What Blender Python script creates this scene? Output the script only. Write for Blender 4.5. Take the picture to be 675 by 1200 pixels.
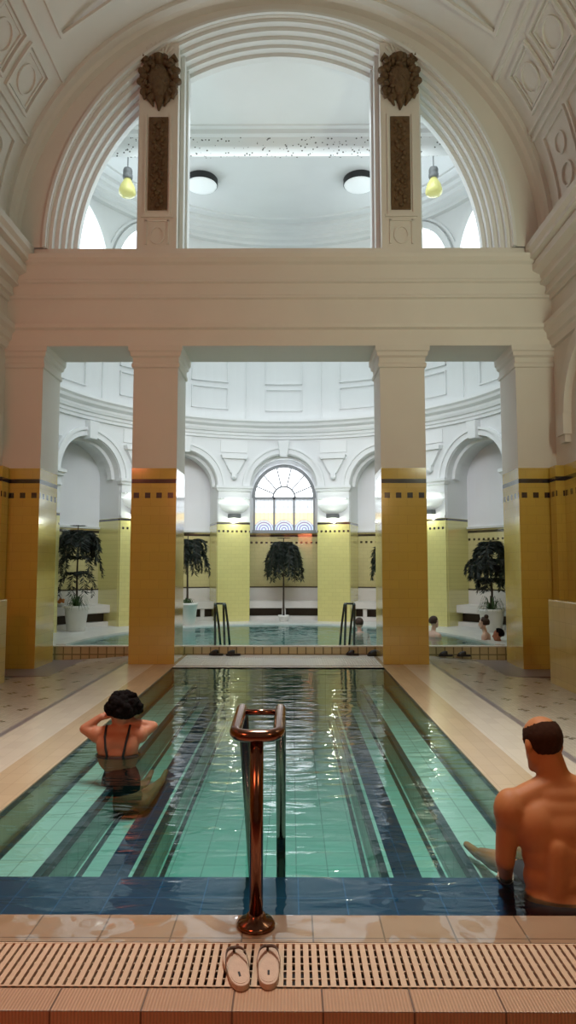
import bpy, bmesh, math, random
from mathutils import Vector, Matrix, noise
for o in list(bpy.data.objects): bpy.data.objects.remove(o)
C = bpy.context.scene.collection
sc = bpy.context.scene
R = math.radians
sin, cos, PI = math.sin, math.cos, math.pi

# ---------------- camera, world, exposure, big lights ----------------
X0 = -0.21                       # the axis of the hall
cam = bpy.data.cameras.new('camera'); co = bpy.data.objects.new('camera', cam); C.objects.link(co)
cam.sensor_fit = 'VERTICAL'; cam.sensor_height = 36.0; cam.lens = 24.0; cam.clip_start = 0.05
co.location = (0, 0, 1.55); co.rotation_euler = (R(90 + 4.65), 0, R(0.30))
sc.camera = co
sc.view_settings.view_transform = 'Standard'; sc.view_settings.look = 'None'
sc.view_settings.gamma = 1.0; sc.view_settings.use_curve_mapping = False
sc.view_settings.exposure = 0.0
w = bpy.data.worlds.new('world'); sc.world = w; w.use_nodes = True
w.node_tree.nodes['Background'].inputs[0].default_value = (0.75, 0.85, 1.0, 1)
w.node_tree.nodes['Background'].inputs[1].default_value = 0.15

def area(name, loc, target, sx, sy, power, col, spread=180):
    l = bpy.data.lights.new(name, 'AREA'); l.shape = 'RECTANGLE'; l.size = sx; l.size_y = sy
    l.energy = power; l.color = col
    o = bpy.data.objects.new(name, l); C.objects.link(o); o.location = loc
    l.spread = R(spread)
    o.rotation_euler = (Vector(target) - Vector(loc)).to_track_quat('-Z', 'Y').to_euler()
    return o
# added lights, out of view, standing in for the daylight of the round hall
area('added_daylight', (X0, 12.9, 10.3), (X0, 15.2, 0), 6.5, 1.2, 105, (0.84, 0.94, 1.0))  # unseen panel added high up to light the arcade and floor
area('added_uplight', (X0, 12.4, 6.65), (X0, 13.4, 10.8), 7.0, 0.6, 66, (0.84, 0.95, 1.0))  # added behind the entablature, unseen, to brighten the ceiling
area('added_arcade_fill', (X0, 12.12, 5.75), (X0, 17.0, 3.0), 7.4, 0.7, 138, (0.86, 0.92, 1.0), 105)  # added on the hidden back of the entablature to brighten arcade and niches
# lamps of the front hall: reddish on the left, yellowish on the right; then added fill lights for the deck and the pool
area('hall_lamp_left', (X0 - 4.2, 4.5, 4.6), (X0 - 2.6, 11.0, 8.0), 1.0, 1.0, 50, (1.0, 0.21, 0.10), 180)
area('hall_lamp_right', (X0 + 4.2, 4.0, 4.8), (X0 + 3.0, 11.0, 8.0), 1.0, 1.0, 92, (0.92, 1.0, 0.74), 140)
area('added_warm_fill_left', (X0 - 2.6, -0.6, 3.8), (X0 - 2.4, 5.6, 0.0), 1.2, 0.8, 52, (1.0, 0.25, 0.11), 130)  # added out of view to redden the near edge and left deck
area('added_warm_fill_right', (X0 + 2.6, -0.6, 3.8), (X0 + 1.6, 3.8, 0.2), 1.2, 0.8, 12, (1.0, 0.62, 0.30), 120)  # weaker warm counterpart, also added out of view
area('added_pool_fill', (X0 + 0.2, 5.4, 11.2), (X0 + 0.2, 5.3, 0), 1.6, 4.0, 116, (0.98, 1.0, 0.94), 46)  # added overhead, out of view, to brighten the pool

# ---------------- node materials ----------------
class NT:
    def __init__(s, name):
        s.m = bpy.data.materials.new(name); s.m.use_nodes = True
        s.t = s.m.node_tree; s.b = s.t.nodes['Principled BSDF']; s.out = s.t.nodes['Material Output']
    def n(s, typ, props=None, **inp):
        nd = s.t.nodes.new(typ)
        for k, v in (props or {}).items(): setattr(nd, k, v)
        for k, v in inp.items(): s.set(nd, k, v)
        return nd
    def set(s, nd, k, v):
        if isinstance(k, str) and k[0] == '_' and k[1:].isdigit(): k = int(k[1:])
        i = nd.inputs[k] if isinstance(k, int) else nd.inputs[k.replace('_', ' ')]
        if isinstance(v, bpy.types.NodeSocket): s.t.links.new(v, i)
        elif isinstance(v, tuple) and len(v) == 3 and i.type == 'RGBA': i.default_value = (*v, 1)
        else: i.default_value = v
    def math(s, op, a, b=None, c=None):
        nd = s.t.nodes.new('ShaderNodeMath'); nd.operation = op
        s.set(nd, 0, a)
        if b is not None: s.set(nd, 1, b)
        if c is not None: s.set(nd, 2, c)
        return nd.outputs[0]
    def mix(s, f, a, b):
        nd = s.t.nodes.new('ShaderNodeMix'); nd.data_type = 'RGBA'
        s.set(nd, 0, f); s.set(nd, 6, a); s.set(nd, 7, b)
        return nd.outputs[2]
    def uv(s, obj=False):
        tc = s.t.nodes.new('ShaderNodeTexCoord'); return tc.outputs['Object' if obj else 'UV']
    def sep(s, v):
        nd = s.t.nodes.new('ShaderNodeSeparateXYZ'); s.set(nd, 0, v); return nd.outputs
    def noise(s, v, scale, detail=3, rough=0.5):
        nd = s.t.nodes.new('ShaderNodeTexNoise'); s.set(nd, 'Vector', v); nd.inputs['Scale'].default_value = scale
        nd.inputs['Detail'].default_value = detail; nd.inputs['Roughness'].default_value = rough
        return nd.outputs[0]
    def bump(s, h, strength=0.3, dist=0.01):
        nd = s.t.nodes.new('ShaderNodeBump'); s.set(nd, 'Height', h)
        nd.inputs['Strength'].default_value = strength; nd.inputs['Distance'].default_value = dist
        s.t.links.new(nd.outputs[0], s.b.inputs['Normal']); return nd.outputs[0]
    def brick(s, v, bw, rh, mortar, c1, c2, cm, offset=0.5):
        nd = s.t.nodes.new('ShaderNodeTexBrick'); s.set(nd, 'Vector', v)
        nd.offset = offset; nd.inputs['Scale'].default_value = 1.0
        nd.inputs['Brick Width'].default_value = bw; nd.inputs['Row Height'].default_value = rh
        nd.inputs['Mortar Size'].default_value = mortar; nd.inputs['Mortar Smooth'].default_value = 0.2
        s.set(nd, 'Color1', c1); s.set(nd, 'Color2', c2); s.set(nd, 'Mortar', cm)
        return nd.outputs
    def base(s, col=None, rough=None, **kw):
        if col is not None: s.set(s.b, 'Base Color', col)
        if rough is not None: s.set(s.b, 'Roughness', rough)
        for k, v in kw.items(): s.set(s.b, k, v)
        return s.m

def simple(name, col, rough=0.5, var=0.12, scale=8, bump=0.0, **kw):
    t = NT(name); v = t.uv(True); f = t.noise(v, scale)
    t.base(t.mix(f, tuple(c * (1 - var) for c in col), tuple(min(1, c * (1 + var)) for c in col)), rough, **kw)
    if bump: t.bump(t.noise(v, scale * 6), bump, 0.004)
    return t.m

def glow(name, col, strength, rough=0.5):
    t = NT(name); v = t.uv(True); f = t.noise(v, 2)
    c = t.mix(f, tuple(x * 0.96 for x in col), col)
    t.base(c, rough); t.set(t.b, 'Emission Color', c); t.set(t.b, 'Emission Strength', strength)
    return t.m

def tile_wall(name, tile, upper, top, band, dots, pitch, dsize, bw=0.30, rh=0.15, upper_rough=0.55):
    t = NT(name); v = t.uv(); s = t.sep(v); u, z = s[0], s[1]
    br = t.brick(v, bw, rh, 0.004, tile, tuple(c * 0.95 for c in tile), tuple(c * 0.82 for c in tile))
    nz = t.noise(v, 2.5)
    tc = t.mix(t.math('MULTIPLY', nz, 0.25), br[0], tuple(c * 0.8 for c in tile))
    dark = (0.018, 0.012, 0.014)
    inb = t.math('MULTIPLY', t.math('GREATER_THAN', z, band[0]), t.math('LESS_THAN', z, band[1]))
    inz = t.math('LESS_THAN', t.math('ABSOLUTE', t.math('SUBTRACT', z, dots)), dsize / 2)
    fr = t.math('FRACT', t.math('ADD', t.math('DIVIDE', u, pitch), 100.0))
    inu = t.math('LESS_THAN', t.math('ABSOLUTE', t.math('SUBTRACT', fr, 0.5)), dsize / pitch / 2)
    m = t.math('MAXIMUM', inb, t.math('MULTIPLY', inz, inu))
    c = t.mix(m, tc, dark)
    up = t.math('GREATER_THAN', z, top)
    un = t.noise(v, 1.6, 4)
    uc = t.mix(un, tuple(x * 0.92 for x in upper), upper)
    c = t.mix(up, c, uc)
    t.base(c, t.math('ADD', t.math('MULTIPLY', up, upper_rough - 0.13), 0.13))
    t.set(t.b, 'Coat Weight', t.math('SUBTRACT', 1.0, up)); t.set(t.b, 'Coat Roughness', 0.12); t.set(t.b, 'Coat IOR', 1.75)
    t.bump(t.math('MULTIPLY', t.math('SUBTRACT', 1.0, br[1]), t.math('SUBTRACT', 1.0, up)), 0.35, 0.003)
    return t.m

WHITE = (0.80, 0.80, 0.77)
YEL = (0.62, 0.45, 0.08)
M = {}
M['plaster'] = simple('white_plaster', (0.74, 0.72, 0.67), 0.6, 0.05, 1.5, 0.08)
M['rplaster'] = simple('bright_plaster', (0.78, 0.80, 0.79), 0.6, 0.04, 1.5, 0.05)
M['hall_tile'] = tile_wall('hall_yellow_tile', YEL, (0.74, 0.72, 0.67), 3.18, (2.93, 3.0), 2.73, 0.187, 0.09)
M['pier_tile'] = tile_wall('pier_yellow_tile', (0.72, 0.67, 0.26), (0.78, 0.80, 0.79), 2.74, (2.68, 2.73), 2.5, 0.12, 0.055, 0.2, 0.1)
M['niche_tile'] = tile_wall('niche_tan_tile', (0.62, 0.55, 0.27), (0.86, 0.87, 0.88), 2.50, (2.40, 2.46), 2.24, 0.12, 0.055, 0.2, 0.1)
def flat_tile(name, c, bw, rh, mort, rough=0.25, off=0.0, grout=0.55, bmp=0.3, wet=0):
    t = NT(name); v = t.uv()
    br = t.brick(v, bw, rh, mort, c, tuple(x * 0.9 for x in c), tuple(x * grout for x in c), off)
    n = t.noise(v, 3, 4)
    t.base(t.mix(t.math('MULTIPLY', n, 0.35), br[0], tuple(x * 0.75 for x in c)), rough)
    t.bump(t.math('SUBTRACT', 1.0, br[1]), bmp, 0.003)
    if wet:
        h = t.n('ShaderNodeTexNoise', Vector=v); h.inputs['Scale'].default_value = 5; h.inputs['Detail'].default_value = 1
        b = t.n('ShaderNodeBump', Height=h.outputs[0]); b.inputs['Strength'].default_value = wet; b.inputs['Distance'].default_value = 0.06
        t.set(t.b, 'Coat Weight', 1.0); t.set(t.b, 'Coat Roughness', 0.015); t.set(t.b, 'Coat IOR', 2.3); t.set(t.b, 'Coat Normal', b.outputs[0])
    return t.m
M['coping'] = flat_tile('tan_coping_tile', (0.36, 0.235, 0.145), 0.30, 0.30, 0.004, 0.3, 0, 0.3, 0.3, 0.5)
M['apron'] = flat_tile('tan_edge_tile', (0.55, 0.42, 0.28), 0.12, 0.24, 0.002, 0.2, 0, 0.7)
M['pale'] = flat_tile('pale_deck_tile', (0.66, 0.58, 0.48), 0.12, 0.24, 0.002, 0.25, 0, 0.8)
M['greytile'] = flat_tile('grey_border_tile', (0.25, 0.22, 0.23), 0.1, 0.1, 0.002, 0.3)
M['riser'] = flat_tile('riser_square_tile', (0.62, 0.58, 0.36), 0.155, 0.30, 0.012, 0.25, 0, 0.3)
M['brick'] = flat_tile('terracotta_edge_tile', (0.36, 0.13, 0.07), 0.155, 0.20, 0.004, 0.35, 0, 0.35)
M['white_tile'] = flat_tile('white_rim_tile', (0.80, 0.80, 0.76), 0.24, 0.24, 0.002, 0.3, 0, 0.8)
M['lowwall'] = flat_tile('low_wall_tile', (0.66, 0.53, 0.17), 0.2, 0.2, 0.003, 0.15, 0, 0.75)
M['pool_tile'] = flat_tile('pool_floor_tile', (0.66, 0.74, 0.66), 0.245, 0.245, 0.005, 0.5, 0, 0.55)
M['blue'] = flat_tile('blue_pool_tile', (0.006, 0.045, 0.115), 0.245, 0.245, 0.004, 0.4, 0, 2.2)
M['navy'] = simple('navy_nosing', (0.02, 0.045, 0.06), 0.4)
M['far_pool'] = flat_tile('far_pool_tile', (0.55, 0.72, 0.68), 0.2, 0.2, 0.003, 0.5, 0, 0.8)
# ribbed safety tile
t = NT('ribbed_tile'); v = t.uv(); s_ = t.sep(v)
br = t.brick(v, 0.32, 0.5, 0.004, (0.50, 0.30, 0.19), (0.46, 0.27, 0.17), (0.12, 0.07, 0.05), 0.0)
rib = t.math('SINE', t.math('MULTIPLY', s_[0], 520.0))
t.base(t.mix(t.math('MULTIPLY', t.math('ADD', rib, 1.0), 0.18), br[0], (0.22, 0.13, 0.08)), 0.35)
t.bump(rib, 0.5, 0.002); M['ribbed'] = t.m
# mosaic with scattered dark crosses
t = NT('cross_mosaic'); v = t.uv(); s_ = t.sep(v)
def cross_mask(t, u, v, P, ou, ov):
    fu = t.math('SUBTRACT', t.math('FRACT', t.math('ADD', t.math('DIVIDE', u, P), 50 + ou)), 0.5)
    fv = t.math('SUBTRACT', t.math('FRACT', t.math('ADD', t.math('DIVIDE', v, P), 50 + ov)), 0.5)
    au, av = t.math('ABSOLUTE', fu), t.math('ABSOLUTE', fv)
    a, b = 0.030, 0.105
    p1 = t.math('MULTIPLY', t.math('LESS_THAN', au, a), t.math('LESS_THAN', av, b))
    p2 = t.math('MULTIPLY', t.math('LESS_THAN', av, a), t.math('LESS_THAN', au, b))
    ctr = t.math('MULTIPLY', t.math('LESS_THAN', av, a), t.math('LESS_THAN', au, a))
    return t.math('SUBTRACT', t.math('MAXIMUM', p1, p2), ctr)
mk = t.math('MAXIMUM', cross_mask(t, s_[0], s_[1], 0.62, 0, 0), cross_mask(t, s_[0], s_[1], 0.62, 0.5, 0.5))
br = t.brick(v, 0.05, 0.05, 0.003, (0.60, 0.55, 0.45), (0.50, 0.46, 0.38), (0.40, 0.36, 0.30), 0.0)
nz = t.noise(v, 1.5, 3)
c = t.mix(t.math('MULTIPLY', nz, 0.5), br[0], (0.42, 0.38, 0.33))
t.base(t.mix(mk, c, (0.06, 0.05, 0.05)), 0.22); M['mosaic'] = t.m
# carved brown stone
t = NT('carved_brown'); v = t.uv(True); n1 = t.noise(v, 14, 5); n2 = t.noise(v, 5, 2)
t.base(t.mix(n1, (0.05, 0.025, 0.010), (0.20, 0.12, 0.05)), 0.6); t.bump(n1, 1.0, 0.03); M['carved'] = t.m
M['steel_warm'] = simple('polished_steel_rail', (0.24, 0.11, 0.075), 0.16, 0.1, 12, 0, Metallic=1.0)
M['steel_dark'] = simple('dark_steel_rail', (0.10, 0.12, 0.12), 0.25, 0.1, 12, 0, Metallic=1.0)
M['grate'] = simple('cream_plastic_grate', (0.54, 0.37, 0.25), 0.4, 0.12, 20)
M['grate_white'] = simple('white_plastic_grate', (0.75, 0.75, 0.72), 0.4, 0.08, 20)
M['dark'] = simple('dark_gutter', (0.03, 0.022, 0.018), 0.6)
M['skin_man'] = simple('tanned_skin', (0.42, 0.15, 0.045), 0.62, 0.14, 5, 0.12, **{'Subsurface_Weight': 0.08})
M['skin'] = simple('skin', (0.42, 0.16, 0.085), 0.62, 0.10, 6, 0.1, **{'Subsurface_Weight': 0.08})
M['skin_pale'] = simple('pale_skin', (0.72, 0.48, 0.38), 0.42, 0.10, 6, 0.1, **{'Subsurface_Weight': 0.08})
M['hair'] = simple('black_hair', (0.006, 0.004, 0.004), 0.95, 0.4, 40, 0.6, **{'Specular IOR Level': 0.1})
M['hair_brown'] = simple('brown_hair', (0.05, 0.025, 0.015), 0.7, 0.4, 40, 0.6)
M['hair_short'] = simple('short_dark_hair', (0.035, 0.012, 0.005), 0.9, 0.4, 60, 0.4, **{'Specular IOR Level': 0.15})
M['cloth_black'] = simple('black_swimwear', (0.012, 0.012, 0.016), 0.7, 0.3, 30)
M['sole'] = simple('beige_sandal_foam', (0.50, 0.34, 0.25), 0.6, 0.15, 30, 0.3)
M['strap'] = simple('brown_sandal_strap', (0.09, 0.045, 0.03), 0.5, 0.2, 30, 0.2)
M['slipper'] = simple('black_rubber', (0.012, 0.012, 0.013), 0.5, 0.3, 20)
M['pot'] = simple('white_pot', (0.78, 0.78, 0.74), 0.4, 0.05, 6)
M['soil'] = simple('soil', (0.05, 0.03, 0.02), 0.9, 0.3, 40, 0.5)
M['leaf'] = simple('dark_green_needles', (0.006, 0.013, 0.006), 0.55, 0.4, 9)
M['fern'] = simple('fern_green', (0.04, 0.10, 0.02), 0.5, 0.4, 9)
M['trunk'] = simple('plant_trunk', (0.06, 0.045, 0.03), 0.8, 0.3, 20, 0.4)
M['bench'] = simple('white_stone_bench', (0.72, 0.70, 0.66), 0.4, 0.05, 3)
M['benchdark'] = simple('dark_trim_and_void_shade', (0.05, 0.035, 0.02), 0.7)  # dado line and notice frame; also the painted shade under the bench
M['frame'] = simple('white_window_frame', (0.30, 0.31, 0.32), 0.5, 0.05, 5)
M['disc_black'] = simple('black_lamp_housing', (0.015, 0.015, 0.015), 0.5)
M['disc_white'] = glow('opal_lamp_glass', (0.85, 0.9, 0.9), 0.25)
M['pend_grey'] = simple('grey_lamp_socket', (0.16, 0.17, 0.17), 0.5)
M['pend_glass'] = glow('yellow_green_lamp_glass', (0.62, 0.60, 0.22), 0.22, 0.2)
M['lamp_bowl'] = glow('white_lamp_bowl', (0.92, 0.97, 0.93), 0.22)
M['pane_glow'] = glow('added_glow_pane', (0.82, 0.92, 1.0), 2.6)  # glow for the panes added at the top of the drum
M['iron'] = simple('iron', (0.10, 0.11, 0.11), 0.5)
M['rose'] = simple('orange_blossom', (0.7, 0.25, 0.05), 0.6)
# perforated plate: white with small dark holes
t = NT('perforated_white_plate'); v = t.uv(); vo = t.n('ShaderNodeTexVoronoi', Vector=v); vo.inputs['Scale'].default_value = 12.0
nz = t.noise(v, 3.0, 3)
hole = t.math('MULTIPLY', t.math('LESS_THAN', vo.outputs[0], 0.22), t.math('GREATER_THAN', nz, 0.38))
t.base(t.mix(hole, (0.78, 0.80, 0.79), (0.12, 0.12, 0.11)), 0.5); M['perf'] = t.m
# leaded window pane
t = NT('leaded_window_pane'); v = t.uv(); s_ = t.sep(v)
def fan(u0):
    du = t.math('SUBTRACT', s_[0], u0); dv = t.math('SUBTRACT', s_[1], 2.60)
    return t.math('SQRT', t.math('ADD', t.math('MULTIPLY', du, du), t.math('MULTIPLY', dv, dv)))
msk = None; lin = None
for u0 in (-0.56, 0.0, 0.56):
    r = fan(u0 )
    a = t.math('LESS_THAN', r, 0.27)
    l = t.math('MULTIPLY', a, t.math('GREATER_THAN', t.math('FRACT', t.math('MULTIPLY', r, 14.0)), 0.55))
    msk = a if msk is None else t.math('MAXIMUM', msk, a); lin = l if lin is None else t.math('MAXIMUM', lin, l)
low = t.math('LESS_THAN', s_[1], 3.52)
br = t.brick(v, 0.11, 0.17, 0.006, (0.9, 0.95, 1.0), (0.85, 0.92, 1.0), (0.25, 0.28, 0.32), 0.0)
warm = t.math('MULTIPLY', low, t.math('LESS_THAN', t.math('ABSOLUTE', t.math('SUBTRACT', s_[1], 2.9)), 0.16))
c = t.mix(low, (0.92, 0.96, 1.0), br[0]); c = t.mix(t.math('MULTIPLY', warm, 0.8), c, (1.0, 0.75, 0.35))
c = t.mix(t.math('MULTIPLY', msk, 0.7), c, (0.45, 0.65, 0.75)); c = t.mix(t.math('MULTIPLY', lin, 0.8), c, (0.22, 0.10, 0.28))
t.base(c, 0.3); t.set(t.b, 'Emission Color', c); t.set(t.b, 'Emission Strength', t.math('SUBTRACT', 3.2, t.math('MULTIPLY', low, 2.35))); M['leaded'] = t.m
# water
def water(name, tint, sx, sy, strength, dist, absorb=None):
    t = NT(name); v = t.uv(True)
    mp = t.n('ShaderNodeMapping', Vector=v); mp.inputs['Scale'].default_value = (sx, sy, 1)
    n = t.n('ShaderNodeTexNoise', Vector=mp.outputs[0]); n.inputs['Scale'].default_value = 1.0; n.inputs['Detail'].default_value = 2.2
    n.inputs['Distortion'].default_value = 0.6
    b = t.n('ShaderNodeBump', Height=n.outputs[0]); b.inputs['Strength'].default_value = strength; b.inputs['Distance'].default_value = dist
    fr = t.n('ShaderNodeFresnel', Normal=b.outputs[0]); fr.inputs[0].default_value = 1.48
    tr = t.n('ShaderNodeBsdfTransparent'); tr.inputs[0].default_value = (*tint, 1)
    gl = t.n('ShaderNodeBsdfGlossy', Normal=b.outputs[0]); gl.inputs['Roughness'].default_value = 0.012
    mx = t.n('ShaderNodeMixShader'); t.set(mx, 0, fr.outputs[0]); t.set(mx, 1, tr.outputs[0]); t.set(mx, 2, gl.outputs[0])
    t.t.links.new(mx.outputs[0], t.out.inputs[0]); t.t.nodes.remove(t.b)
    if absorb:
        va = t.n('ShaderNodeVolumeAbsorption'); va.inputs['Color'].default_value = (*absorb, 1); va.inputs['Density'].default_value = 0.75
        t.t.links.new(va.outputs[0], t.out.inputs['Volume'])
    return t.m
M['water'] = water('pool_water', (0.84, 0.95, 0.93), 1.9, 6.5, 0.30, 0.045, (0.12, 0.60, 0.55))
M['water_far'] = water('far_pool_water', (0.55, 0.86, 0.84), 2.2, 3.0, 0.3, 0.06)

# ---------------- mesh builder ----------------
def tag(o, label=None, cat=None, group=None, kind=None):
    if label: o['label'] = label
    if cat: o['category'] = cat
    if group: o['group'] = group
    if kind: o['kind'] = kind
    return o
def empty(name, loc=(0, 0, 0), rz=0):
    o = bpy.data.objects.new(name, None); C.objects.link(o); o.location = loc; o.rotation_euler = (0, 0, rz); return o

class MB:
    def __init__(s): s.bm = bmesh.new()
    def face(s, pts):
        vs = [s.bm.verts.new(p) for p in pts]
        try: return s.bm.faces.new(vs)
        except ValueError: return None
    def box(s, x0, x1, y0, y1, z0, z1):
        v = [s.bm.verts.new(p) for p in ((x0,y0,z0),(x1,y0,z0),(x1,y1,z0),(x0,y1,z0),(x0,y0,z1),(x1,y0,z1),(x1,y1,z1),(x0,y1,z1))]
        for f in ((0,3,2,1),(4,5,6,7),(0,1,5,4),(1,2,6,5),(2,3,7,6),(3,0,4,7)): s.bm.faces.new([v[i] for i in f])
        return s
    def loft(s, rings, closed=True, caps=True):
        R_ = [[s.bm.verts.new(p) for p in r] for r in rings]
        n = len(R_[0])
        for a, b in zip(R_, R_[1:]):
            for i in range(n if closed else n - 1):
                j = (i + 1) % n
                s.bm.faces.new((a[i], a[j], b[j], b[i]))
        if caps and closed:
            s.bm.faces.new(R_[0][::-1]); s.bm.faces.new(R_[-1])
        return s
    def sqprof(s, x0, x1, y0, y1, prof):          # a shaft of square plan: prof = [(z, outset)]
        return s.loft([[(x0-o,y0-o,z),(x1+o,y0-o,z),(x1+o,y1+o,z),(x0-o,y1+o,z)] for z, o in prof])
    def lathe(s, cx, cy, prof, n=24):             # prof = [(r, z)]
        return s.loft([[(cx + r*cos(2*PI*i/n), cy + r*sin(2*PI*i/n), z) for i in range(n)] for r, z in prof])
    def tube(s, pts, r, n=10, caps=True):
        pts = [Vector(p) for p in pts]; rr = r if isinstance(r, (list, tuple)) else [r]*len(pts)
        rings = []; up = None
        for i, p in enumerate(pts):
            d = (pts[min(i+1, len(pts)-1)] - pts[max(i-1, 0)]).normalized()
            if up is None: up = d.orthogonal().normalized()
            up = (up - d*up.dot(d)).normalized(); sd = d.cross(up)
            rings.append([p + (up*cos(2*PI*k/n) + sd*sin(2*PI*k/n))*rr[i] for k in range(n)])
        return s.loft(rings, True, caps)
    def ext(s, prof, a, b, axis):                 # extrude a closed 2D profile; axis 'x': prof=(y,z), axis 'y': prof=(x,z)
        f = (lambda t, p: (t, p[0], p[1])) if axis == 'x' else (lambda t, p: (p[0], t, p[1]))
        return s.loft([[f(a, p) for p in prof], [f(b, p) for p in prof]])
    def arc(s, c, rx, rz, t, d0, d1, a0=0, a1=180, n=40, fn=None):   # rectangular section swept on an arch; c=(s,z)
        fn = fn or (lambda u, z, d: (u, d, z)); rings = []
        for i in range(n + 1):
            a = R(a0 + (a1 - a0)*i/n)
            q = lambda k, d: fn(c[0] + (rx+k)*cos(a), c[1] + (rz+k)*sin(a), d)
            rings.append([q(0, d0), q(t, d0), q(t, d1), q(0, d1)])
        return s.loft(rings)
    def archwall(s, u0, u1, z0, z1, c, rx, rz, d0, d1, n=48, fn=None):  # wall u0..u1, z0..z1 with an arched opening at c, thickness d0..d1
        fn = fn or (lambda u, z, d: (u, d, z))
        us = sorted(set([u0 + (c[0]-rx-u0)*i/4 for i in range(5)] + [c[0]-rx*cos(PI*i/n) for i in range(n+1)] + [c[0]+rx + (u1-c[0]-rx)*i/4 for i in range(5)]))
        def low(u):
            k = (u - c[0])/rx
            return z0 if abs(k) >= 1 - 1e-9 else c[1] + rz*math.sqrt(max(0, 1 - k*k))
        for a, b in zip(us, us[1:]):
            if b - a < 1e-6: continue
            mid = (a+b)/2; inside = abs((mid - c[0])/rx) < 1
            la = low(a) if (abs((a-c[0])/rx) < 1-1e-9 or not inside) else c[1]
            lb = low(b) if (abs((b-c[0])/rx) < 1-1e-9 or not inside) else c[1]
            s.face([fn(a, la, d0), fn(b, lb, d0), fn(b, z1, d0), fn(a, z1, d0)])
            s.face([fn(a, la, d1), fn(a, z1, d1), fn(b, z1, d1), fn(b, lb, d1)])
            if inside: s.face([fn(a, la, d0), fn(a, la, d1), fn(b, lb, d1), fn(b, lb, d0)])
        for u in (c[0]-rx, c[0]+rx):
            if c[1] - z0 > 1e-4: s.face([fn(u, z0, d0), fn(u, c[1], d0), fn(u, c[1], d1), fn(u, z0, d1)])
        return s
    def ball(s, c, r, sub=2, rot=None):
        r = r if isinstance(r, (tuple, list)) else (r, r, r)
        m = Matrix.Translation(c) @ (rot or Matrix.Identity(4)) @ Matrix.Diagonal((*r, 1))
        return bmesh.ops.create_icosphere(s.bm, subdivisions=sub, radius=1, matrix=m)['verts']
    def cap(s, p0, p1, r0, r1):                   # a tapered capsule
        b2 = bmesh.new()
        for p, r in ((p0, r0), (p1, r1)): bmesh.ops.create_icosphere(b2, subdivisions=2, radius=r, matrix=Matrix.Translation(p))
        h = bmesh.ops.convex_hull(b2, input=b2.verts)
        bmesh.ops.delete(b2, geom=list({g for g in h['geom_interior'] + h['geom_unused'] if isinstance(g, bmesh.types.BMVert)}), context='VERTS')
        me = bpy.data.meshes.new('tmp'); b2.to_mesh(me); b2.free(); s.bm.from_mesh(me); bpy.data.meshes.remove(me)
        return s
    def build(s, name, mat, parent=None, uv='box', smooth=False, bevel=0, loc=None):
        bm = s.bm
        bmesh.ops.remove_doubles(bm, verts=bm.verts, dist=1e-5)
        bmesh.ops.recalc_face_normals(bm, faces=bm.faces)
        if name == 'pool_water' and len(bm.faces) == 1:
            for f in bm.faces:
                if f.normal.z < 0: f.normal_flip()
        L = bm.loops.layers.uv.new('UVMap')
        for f in bm.faces:
            nx, ny, nz = (abs(c) for c in f.normal)
            f.smooth = smooth
            for l in f.loops:
                x, y, z = l.vert.co
                if nz > 0.7: l[L].uv = (x - X0, y)
                elif uv == 'cyl':
                    l[L].uv = (5.3*math.atan2(x - X0, y - YC), z) 
                elif nx > ny: l[L].uv = (y, z)
                else: l[L].uv = (x - X0, z)
        me = bpy.data.meshes.new(name); bm.to_mesh(me); bm.free(); me.materials.append(mat)
        o = bpy.data.objects.new(name, me); C.objects.link(o)
        if parent: o.parent = parent
        if loc: o.location = loc
        if bevel:
            b = o.modifiers.new('b', 'BEVEL'); b.width = bevel; b.segments = 2; b.limit_method = 'ANGLE'
        if smooth == 'auto': pass
        return o
YC = 12.87; RO = 5.3           # the round hall
def cyl(u, z, r): a = u/RO; return (X0 + r*sin(a), YC + r*cos(a), z)
def S(name, mb, mat, parent=None, **kw):
    o = mb.build(name, mat, parent, **kw)
    if not parent: o['kind'] = 'structure'
    return o
HW = 4.56; F = 11.1; B = 12.0; ZS = 6.93

# ================= STRUCTURE: front hall =================
# pool basin
W_ = 1.65
m = MB()
yb = 10.79; y0 = 3.19
m.face([(X0-.82, y0+.72, -.81), (X0+.82, y0+.72, -.81), (X0+.82, yb, -.81), (X0-.82, yb, -.81)])       # floor
for s in (-1, 1):
    q = lambda a, b, z0, z1: m.face([(X0+s*a, y0+.72, z0), (X0+s*a, yb, z0), (X0+s*b, yb, z1), (X0+s*b, y0+.72, z1)])
    q(.82, .82, -.81, -.54); q(.82, 1.27, -.54, -.54); q(1.27, 1.27, -.54, -.27); q(1.27, W_, -.27, -.27)
m.face([(X0-W_, yb, -.81), (X0+W_, yb, -.81), (X0+W_, yb, 0), (X0-W_, yb, 0)])
m.face([(X0-W_, y0+.72, -.81), (X0+W_, y0+.72, -.81), (X0+W_, y0+.72, -.15), (X0-W_, y0+.72, -.15)])
basin = S('floor_pool', m, M['pool_tile'])
m = MB()
for s in (-1, 1): m.face([(X0+s*W_, y0, -.27), (X0+s*W_, yb, -.27), (X0+s*W_, yb, 0), (X0+s*W_, y0, 0)])
S('pool_wall_tile', m, M['apron'], basin)
m = MB()
m.face([(X0-W_, y0, -.15), (X0+W_, y0, -.15), (X0+W_, y0+.72, -.15), (X0-W_, y0+.72, -.15)])
m.face([(X0-W_, y0, -.15), (X0+W_, y0, -.15), (X0+W_, y0, 0), (X0-W_, y0, 0)])
for s in (-1, 1):
    a, b = sorted((X0+s*.90, X0+s*1.09)); m.box(a, b, y0+.722, yb, -.55, -.536)
S('blue_tile_band', m, M['blue'], basin)
m = MB()
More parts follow.
